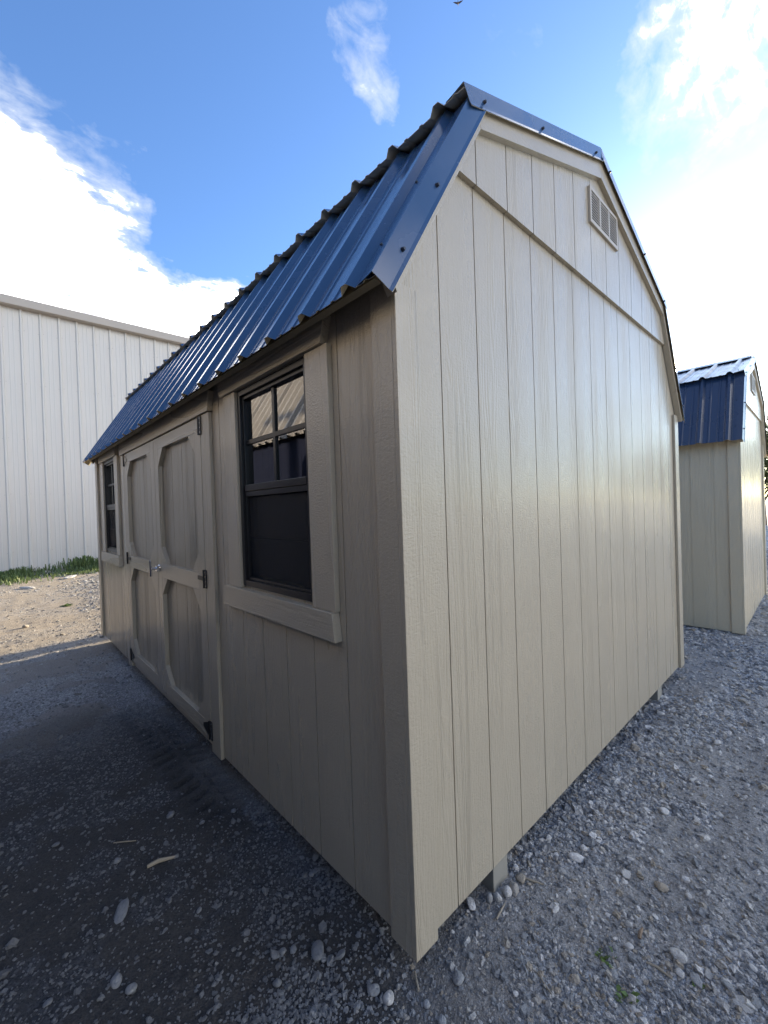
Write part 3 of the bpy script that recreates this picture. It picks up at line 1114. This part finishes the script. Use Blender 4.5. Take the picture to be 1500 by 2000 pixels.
def build_gravel():
    n = 480000
    r = rng.uniform(0.75 ** .55, 15 ** .55, n) ** (1 / .55)
    a = rng.uniform(R(-24), R(110), n)
    x, y = CAM.x + r * np.sin(a), CAM.y + r * np.cos(a)
    keep = ~((x > .12) & (x < 2.95) & (y > .12) & (y < 4.65))
    keep &= ~((x > 4.75) & (x < 6.9) & (y > 0.0) & (y < 4.1)) & (y < 12.9)
    m_ = gravelly(x, y)
    left = (1 - smooth(-.1, .25, x)) * smooth(.05, .7, y)
    size_k = 1 - .25 * left
    p = (.26 + .74 * m_) * (1 - .6 * left) * (1 - .4 * smooth(4, 7, y))
    trk = (np.abs(x + .12) < .14) & (y > 1.2) & (y < 3.2)
    p = p * np.where(trk, .12, 1)
    keep &= rng.uniform(0, 1, n) < p
    x, y, r, size_k = x[keep], y[keep], r[keep], size_k[keep]
    n = len(x)
    size = np.exp(rng.normal(0, .45, n)) * (.0026 + .00055 * r) * size_k * (1 + .22 * smooth(.2, .8, x))
    big = rng.uniform(0, 1, n) < .02
    size[big] *= rng.uniform(1.5, 2.2, big.sum())
    size = np.clip(size, .002, .02 + .0015 * r)
    z = ground_h(x, y) + size * .12
    tone = np.clip(rng.beta(2.3, 2.0, n), 0, 1)
    wh = rng.uniform(0, 1, n) < .07 + .22 * smooth(.2, .8, x) * (1 - smooth(5, 7, y))
    tone[wh] = rng.uniform(.85, 1.0, wh.sum())
    # dirty stones in the passage: its shade darkened into their tone
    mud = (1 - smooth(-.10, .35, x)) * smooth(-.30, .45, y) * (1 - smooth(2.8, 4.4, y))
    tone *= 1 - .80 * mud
    me = bpy.data.meshes.new('gravel')
    me.vertices.add(n)
    me.vertices.foreach_set('co', np.stack([x, y, z], -1).ravel())
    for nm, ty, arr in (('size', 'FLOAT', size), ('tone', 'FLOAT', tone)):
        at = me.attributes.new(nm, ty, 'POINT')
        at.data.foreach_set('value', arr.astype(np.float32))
    rot = np.stack([rng.normal(0, .35, n), rng.normal(0, .35, n), rng.uniform(0, 6.283, n)], -1)
    at = me.attributes.new('rot', 'FLOAT_VECTOR', 'POINT')
    at.data.foreach_set('vector', rot.astype(np.float32).ravel())
    ob = link('gravel', me)
    ob['kind'] = 'stuff'
    tag(ob, 'loose grey and white gravel scattered over the yard', 'gravel')
    ng = bpy.data.node_groups.new('gravel_scatter', 'GeometryNodeTree')
    ng.interface.new_socket('Geometry', in_out='INPUT', socket_type='NodeSocketGeometry')
    ng.interface.new_socket('Geometry', in_out='OUTPUT', socket_type='NodeSocketGeometry')
    L = ng.links.new
    gi, go = ng.nodes.new('NodeGroupInput'), ng.nodes.new('NodeGroupOutput')
    m2p = ng.nodes.new('GeometryNodeMeshToPoints')
    L(gi.outputs[0], m2p.inputs[0])
    iop = ng.nodes.new('GeometryNodeInstanceOnPoints')
    L(m2p.outputs[0], iop.inputs['Points'])
    g2i = ng.nodes.new('GeometryNodeGeometryToInstance')
    for k in range(7):
        ico = ng.nodes.new('GeometryNodeMeshIcoSphere')
        ico.inputs['Radius'].default_value = 1
        ico.inputs['Subdivisions'].default_value = 2
        sp = ng.nodes.new('GeometryNodeSetPosition')
        nz = ng.nodes.new('ShaderNodeTexNoise')
        nz.noise_dimensions = '4D'
        nz.inputs['Scale'].default_value = 1.35
        nz.inputs['Detail'].default_value = 1.5
        nz.inputs['W'].default_value = k * 3.7
        vm = ng.nodes.new('ShaderNodeVectorMath')
        vm.operation = 'MULTIPLY_ADD'
        L(nz.outputs['Color'], vm.inputs[0])
        vm.inputs[1].default_value = (2.3, 2.3, 2.3)
        vm.inputs[2].default_value = (-1.15, -1.15, -1.15)
        L(ico.outputs[0], sp.inputs[0])
        L(vm.outputs[0], sp.inputs['Offset'])
        tr = ng.nodes.new('GeometryNodeTransform')
        tr.inputs['Scale'].default_value = (1.25, .9, .62 + .05 * (k % 3))
        L(sp.outputs[0], tr.inputs[0])
        sm = ng.nodes.new('GeometryNodeSetMaterial')
        sm.inputs['Material'].default_value = MAT['pebble']
        L(tr.outputs[0], sm.inputs[0])
        L(sm.outputs[0], g2i.inputs[0])
    L(g2i.outputs[0], iop.inputs['Instance'])
    iop.inputs['Pick Instance'].default_value = True
    rv = ng.nodes.new('FunctionNodeRandomValue')
    rv.data_type = 'INT'
    for s_ in rv.inputs:
        if s_.type == 'INT' and s_.name == 'Max':
            s_.default_value = 6
    L([o for o in rv.outputs if o.type == 'INT'][0], iop.inputs['Instance Index'])

    def attr(nm, ty):
        a_ = ng.nodes.new('GeometryNodeInputNamedAttribute')
        a_.data_type = ty
        a_.inputs['Name'].default_value = nm
        return a_.outputs[0]
    er = ng.nodes.new('FunctionNodeEulerToRotation')
    L(attr('rot', 'FLOAT_VECTOR'), er.inputs[0])
    L(er.outputs[0], iop.inputs['Rotation'])
    L(attr('size', 'FLOAT'), iop.inputs['Scale'])
    L(iop.outputs[0], go.inputs[0])
    md = ob.modifiers.new('scatter', 'NODES')
    md.node_group = ng


build_gravel()

STONES = [stone_mesh(100 + i, 3, (0.35, 0.62, 0.5, 0.65)[i % 4], (.55, .7, .62, .5, .75, .6)[i % 6], (1.2, 1.45, 1.05, 1.6, 1.3, 1.15)[i % 6]) for i in range(12)]
for me in STONES:
    me.materials.append(MAT['rock'])


def stone(x, y, size, tone, k, label, group=None, rz=None, sink=.35, scale=(1, 1, 1), name='stone'):
    o = link(name, STONES[k % 12])
    h = float(ground_h(np.array([x]), np.array([y]))[0])
    o.location = (x, y, h + size * sink * scale[2] * .75)
    size *= .62 if name == 'pebble' else .80 if y < 5 else .6
    o.scale = (size * scale[0], size * scale[1], size * scale[2])
    o.rotation_euler = (random.uniform(-.25, .25), random.uniform(-.25, .25), random.uniform(0, 6.28) if rz is None else rz)
    o['tone'] = float(tone) * (.55 if (x < 0 and .1 < y < 3) else 1.0)   # dirty passage stones, toned down to stand for the shade
    tag(o, label, 'stone', group)
    return o


def named_stones():
    stone(-.583, .875, .038, .62, 1, 'large flat pale grey slab of stone in the dark ground left of the shed', rz=1.05, scale=(1.25, .75, .35))
    stone(.759, -.144, .030, .97, 0, 'largest white stone right of the skid under the gable', rz=2.2, scale=(1.2, .8, 1))
    stone(.827, -.142, .019, .95, 2, 'white stone just behind the largest white stone')
    stone(1.272, -.311, .023, .96, 4, 'white lump on the bare dirt right of the gable')
    stone(.822, -.298, .022, .82, 3, 'pale elongated stone on the bare dirt, right of the largest white stone')
    stone(.855, -.404, .026, .70, 5, 'brownish grey stone near the right edge beside a pink one')
    stone(.443, -.029, .026, .93, 0, 'whitest upright stone leaning against the skid', scale=(.7, .8, 1.5))
    stone(.400, -.017, .024, .85, 6, 'second pale upright stone from the wall in the row at the skid', scale=(.7, .8, 1.4))
    stone(.469, -.041, .026, .75, 7, 'dull pinkish stone at the right end of the row at the skid', scale=(.8, .8, 1.4))
    stone(.379, .003, .024, .58, 8, 'dark grey upright stone in the row at the skid', scale=(.6, .8, 1.4))
    stone(.316, .039, .022, .97, 9, 'white stone half hidden under the bottom edge of the gable')
    stone(.528, -.034, .022, .71, 10, 'tan angular stone right of the skid end')
    stone(.620, -.504, .028, .84, 11, 'biggest pale pink stone in the lower right of the gravel')
    stone(-.083, .036, .020, .86, 4, 'white stone left of the bottom corner of the shed')
    stone(-.100, .082, .022, .42, 5, 'blue grey oval stone left of the bottom corner of the shed')
    stone(.099, -.072, .022, .55, 6, 'blue grey stone just below the bottom corner of the shed')
    stone(-.637, .646, .020, .70, 7, 'tan blocky stone in the lower left, left of its twin')
    stone(-.610, .589, .020, .69, 8, 'tan angular stone in the lower left, right of its twin')
    stone(-.154, .287, .028, .5, 9, 'largest blue grey stone in the cluster left of the corner')
    stone(-.596, 6.377, .055, .72, 10, 'peach coloured stone on the sunny ground at the left edge')
    stone(-.40, 10.4, .16, .80, 1, 'pale slab lying in the grass below the white building', scale=(1.3, .6, .5))
    stone(.40, 11.2, .16, .82, 3, 'pale lump of concrete in the weeds by the white wall', scale=(1.2, .8, .6))
    blue = 'small blue grey pebble lying loose in the shaded gravel'
    pale = 'small whitish pebble lying loose in the shaded gravel'
    g1, g2 = 'loose blue grey pebbles', 'loose whitish pebbles'
    pts = [(-.015, -.048, .017, .5), (-.014, -.103, .019, .55), (.175, -.062, .015, .4), (.345, -.147, .020, .45), (.571, -.519, .020, .86),
           (.58, -.559, .024, .55), (.615, -.366, .018, .58), (.547, -.391, .018, .93), (.433, -.387, .018, .5), (.181, -.212, .012, .95),
           (.587, -.649, .020, .83), (.625, -.621, .020, .45), (.873, -.481, .018, .9), (.759, -.2, .016, .55), (.661, -.128, .022, .57),
           (.732, -.666, .018, .88), (.65, -.048, .016, .85), (-.26, .37, .022, .45), (-.236, .363, .018, .5), (-.152, .257, .018, .5),
           (-.21, .342, .018, .55), (-.794, .719, .018, .45), (-.377, .695, .014, .55), (-.712, 1.444, .018, .56), (-.54, 1.155, .022, .55),
           (-.307, 1.267, .026, .45), (-.216, 1.12, .018, .56), (-.085, 1.088, .020, .5), (-.294, .292, .018, .45), (-.111, .227, .022, .45),
           (-.011, .543, .018, .52), (2.099, -.368, .03, .92), (2.178, -.208, .025, .9), (1.185, -.646, .02, .86), (2.237, -.059, .03, .9),
           (1.6, -.35, .02, .9), (1.45, -.12, .018, .56), (1.15, -.2, .018, .85), (.98, -.08, .018, .5), (1.02, -.36, .016, .92)]
    for i, (x, y, s, tn) in enumerate(pts):
        w = tn > .8
        stone(x, y, s, tn, i * 5 + 2, pale if w else blue, g2 if w else g1, name='pebble')


named_stones()

# ------------------------------------------------------------------ litter: sticks, weeds
MAT['stick'] = simple('dry_wood', (0.30, 0.26, 0.20), 0.8, var=0.2, scale=40)
MAT['chip'] = simple('brown_bark', (0.20, 0.145, 0.10), 0.85, var=0.25, scale=40)


def stick(x, y, ln, wd, ang, mat, label, name='stick'):
    h = float(ground_h(np.array([x]), np.array([y]))[0])
    mb = MB()
    p = [Vector((-ln / 2, 0, wd * .9)), Vector((-ln * .1, ln * random.uniform(-.06, .06), wd * 1.3)), Vector((ln / 2, ln * random.uniform(-.12, .12), wd * .8))]
    mb.cyl(p[0], p[1], wd * .8, wd, 6)
    mb.cyl(p[1], p[2], wd, wd * .6, 6)
    o = mb.obj(name, mat)
    o.location = (x, y, h + .002)
    o.rotation_euler = (0, random.uniform(-.05, .05), ang)
    tag(o, label, 'stick')


stick(-.413, 1.016, .10, .008, -.2, MAT['stick'], 'pale split piece of wood on the dark ground left of the shed', 'wood_chip')
stick(-.493, 1.244, .09, .0025, 2.4, MAT['stick'], 'thin dry twig on the dark ground behind the wood chip')
stick(.367, -.047, .07, .004, .2, MAT['stick'], 'short pale stick in front of the row of stones at the skid')
stick(.549, -.072, .075, .004, -1.2, MAT['stick'], 'short stick touching the tan stone beside the skid')
stick(.612, -.407, .045, .006, .1, MAT['chip'], 'brown bark chip on the gravel right of the corner', 'wood_chip')
stick(.543, -.474, .065, .004, -1.4, MAT['stick'], 'tan twig beside the green weeds in the lower right')
stick(.009, .010, .05, .0035, .9, MAT['stick'], 'crooked tan twig right under the shed corner')
stick(.26, -.256, .06, .002, 1.2, MAT['stick'], 'thin straw standing out in the gravel below the corner')


def leaf_mat(name, col, var=0.35, trans=0.25):
    mt, t, b = new_mat(name)
    at = N(t, 'ShaderNodeAttribute', attribute_name='shade')
    lo, hi = tuple(c * (1 - var) for c in col), tuple(c * (1 + var) for c in col)
    t.links.new(mix_col(t, at.outputs['Fac'], lo, hi), b.inputs['Base Color'])
    b.inputs['Roughness'].default_value = 0.55
    tl = N(t, 'ShaderNodeBsdfTranslucent')
    t.links.new(mix_col(t, at.outputs['Fac'], lo, hi), tl.inputs[0])
    mx = N(t, 'ShaderNodeMixShader')
    mx.inputs[0].default_value = trans
    t.links.new(b.outputs[0], mx.inputs[1])
    t.links.new(tl.outputs[0], mx.inputs[2])
    t.links.new(mx.outputs[0], t.nodes['Material Output'].inputs[0])
    return mt


MAT['weed'] = leaf_mat('weed_leaf', (0.10, 0.16, 0.04))
MAT['grass'] = leaf_mat('grass_blade', (0.12, 0.17, 0.055), 0.5)
MAT['leaf'] = leaf_mat('tree_leaf', (0.10, 0.11, 0.035), 0.4, 0.35)
MAT['bark'] = simple('bark', (0.12, 0.09, 0.065), 0.9, var=0.3, scale=6)


def quads_obj(name, verts, shade, mat, parent=None):
    """verts (n,4,3) -> one mesh of separate quads with a per-face shade"""
    n = len(verts)
    me = bpy.data.meshes.new(name)
    me.vertices.add(n * 4)
    me.vertices.foreach_set('co', np.ascontiguousarray(verts, dtype=np.float32).ravel())
    me.loops.add(n * 4)
    me.loops.foreach_set('vertex_index', np.arange(n * 4))
    me.polygons.add(n)
    me.polygons.foreach_set('loop_start', np.arange(n) * 4)
    me.update(calc_edges=True)
    at = me.attributes.new('shade', 'FLOAT', 'POINT')
    at.data.foreach_set('value', np.repeat(shade, 4).astype(np.float32))
    me.materials.append(mat)
    return link(name, me, parent)


def weed(x, y, n, rad, label):
    h = float(ground_h(np.array([x]), np.array([y]))[0])
    V, sh = [], []
    for i in range(n):
        a = rng.uniform(0, 6.28)
        d = Vector((math.cos(a), math.sin(a), rng.uniform(.1, .7))).normalized()
        sd = d.cross(Vector((0, 0, 1))).normalized()
        c = Vector((rng.uniform(-1, 1) * rad * .7, rng.uniform(-1, 1) * rad * .7, .004))
        l, w = rng.uniform(.5, 1) * rad * .75, rad * rng.uniform(.14, .24)
        V.append([c, c + d * l * .5 + sd * w, c + d * l + Vector((0, 0, -.15 * l)), c + d * l * .5 - sd * w])
        sh.append(rng.uniform(0, 1))
    o = quads_obj('weed', np.array([[tuple(p) for p in q] for q in V]), np.array(sh), MAT['weed'])
    o.location = (x, y, h)
    tag(o, label, 'plant')


weed(.473, -.352, 16, .035, 'small green weed sprig in the gravel, the one nearer the shed corner')
weed(.396, -.429, 14, .034, 'small green weed sprig at the bottom edge of the gravel')
weed(.57, -.56, 8, .022, 'tiny yellowish weed beside the pale pink stone')
weed(-.05, 7.6, 40, .10, 'lone dry weed tuft on the bare ground left of the shed')


def grass_strip():
    n = 26000
    x = rng.uniform(-7, 5.5, n)
    y = 13.02 - rng.gamma(1.6, .62, n)
    dens = fbm(x * 1.2, y * 1.6, 3, 77)
    lim = 13.1 - (1.6 + 1.3 * fbm(x * .5, x * 0 + 3, 3, 78)) * np.where(x > .2, .70, .95)
    keep = (y > lim) & (rng.uniform(0, 1, n) < smooth(.36, .66, dens) + .10)
    x, y = x[keep], y[keep]
    n = len(x)
    z = ground_h(x, y)
    tall = smooth(11.8, 12.9, y) * (0.35 + .9 * smooth(-.3, 1.0, x))
    h = rng.uniform(.03, .09, n) * (1 + 1.8 * tall) * (.5 + fbm(x * 2.2, y * 2.2, 2, 90))
    a = rng.uniform(0, 6.28, n)
    ln = rng.uniform(.1, .7, n) * h
    w = rng.uniform(.006, .016, n) * (1 + tall)
    dx, dy = np.cos(a), np.sin(a)
    p0 = np.stack([x - dy * w, y + dx * w, z - .01], -1)
    p1 = np.stack([x + dy * w, y - dx * w, z - .01], -1)
    p2 = np.stack([x + dx * ln + dy * w * .4, y + dy * ln - dx * w * .4, z + h], -1)
    p3 = np.stack([x + dx * ln - dy * w * .4, y + dy * ln + dx * w * .4, z + h], -1)
    o = quads_obj('grass', np.stack([p0, p1, p2, p3], 1), np.clip(rng.normal(.5, .28, n), 0, 1), MAT['grass'])
    o['kind'] = 'stuff'
    tag(o, 'uneven strip of green grass and weeds along the foot of the white building', 'grass')


grass_strip()


def tree(x, y, h, rad, seed, label):
    rg = np.random.default_rng(seed)
    t = thing('tree', label, 'tree', (x, y, GZ - .05), 0, 'trees beyond the yard')
    mb = MB()
    mb.cyl((0, 0, 0), (.1, .05, h * .45), .16, .09, 9)
    C = []
    for i in range(11):
        a = rg.uniform(0, 6.28)
        z0 = h * rg.uniform(.2, .45)
        e = Vector((math.cos(a) * rad * rg.uniform(.3, .8), math.sin(a) * rad * rg.uniform(.3, .8), h * rg.uniform(.45, .9)))
        mb.cyl((.05, .03, z0), e, .05, .015, 6)
        C.append(e)
        C.append(e * .75 + Vector((0, 0, h * .1)))
    mb.obj('trunk', MAT['bark'], t)
    n = 5200
    c = np.array([tuple(v) for v in C])[rg.integers(0, len(C), n)] + rg.normal(0, rad * .19, (n, 3))
    u = rg.normal(0, 1, (n, 3))
    u /= np.linalg.norm(u, axis=1)[:, None]
    w = np.cross(u, rg.normal(0, 1, (n, 3)))
    w /= np.linalg.norm(w, axis=1)[:, None]
    s = rg.uniform(.06, .12, (n, 1))
    q = np.stack([c - u * s, c + w * s * .55, c + u * s, c - w * s * .55], 1)
    quads_obj('crown', q, rg.uniform(0, 1, n), MAT['leaf'], t)


tree(26, 1.6, 5.0, 2.4, 1, 'bushy sunlit tree showing past the right side of the small shed')
tree(31, -1.5, 6.0, 2.8, 2, 'taller tree beyond the yard, right of the bushy sunlit tree')
tree(24, -5.0, 4.2, 2.2, 3, 'low spreading tree beyond the yard, farthest to the right')


def bird():
    t = Vector((0.5365, 0.3772, 0.7549)) * 42 + CAM
    mb = MB()
    body = [(-.20, 0, 0), (0, .035, .01), (.18, 0, .02), (0, -.035, .01), (0, 0, .05), (0, 0, -.04)]
    mb.add(body, [(0, 1, 4), (1, 2, 4), (2, 3, 4), (3, 0, 4), (1, 0, 5), (2, 1, 5), (3, 2, 5), (0, 3, 5)])
    for s_ in (-1, 1):
        mb.add([(-.05, s_ * .02, .02), (.07, s_ * .02, .02), (.06, s_ * .17, .10), (-.03, s_ * .17, .10), (-.06, s_ * .33, .06),
                (-.05, s_ * .02, .012), (.07, s_ * .02, .012), (.06, s_ * .17, .092), (-.03, s_ * .17, .092)],
               [(0, 1, 2, 3), (3, 2, 4), (5, 8, 7, 6), (8, 4, 7), (0, 5, 6, 1), (1, 6, 7, 2), (2, 7, 4), (3, 4, 8), (0, 3, 8, 5)])
    o = mb.obj('bird', simple('bird_plumage', (0.06, 0.045, 0.05), 0.8))
    o.location = t
    o.rotation_euler = (0.1, 0.1, 0.6)
    tag(o, 'tiny dark bird high in the sky at the top edge', 'bird')


bird()


def pole():  # added, hidden from the camera, to cast a shadow band on the ground
    t = thing('added_shadow_pole', 'added wooden pole, hidden behind the large shed, that casts a shadow band', 'shadow caster', (12.0, 6.25, GZ - .1))
    MB().cyl((0, 0, 0), (0, 0, 7.2), .19, .13, 16).obj('pole', MAT['bark'], t, smooth=False)
    MB().box(-.06, .06, -1.1, 1.1, 6.6, 6.72).obj('crossarm', MAT['bark'], t)


pole()
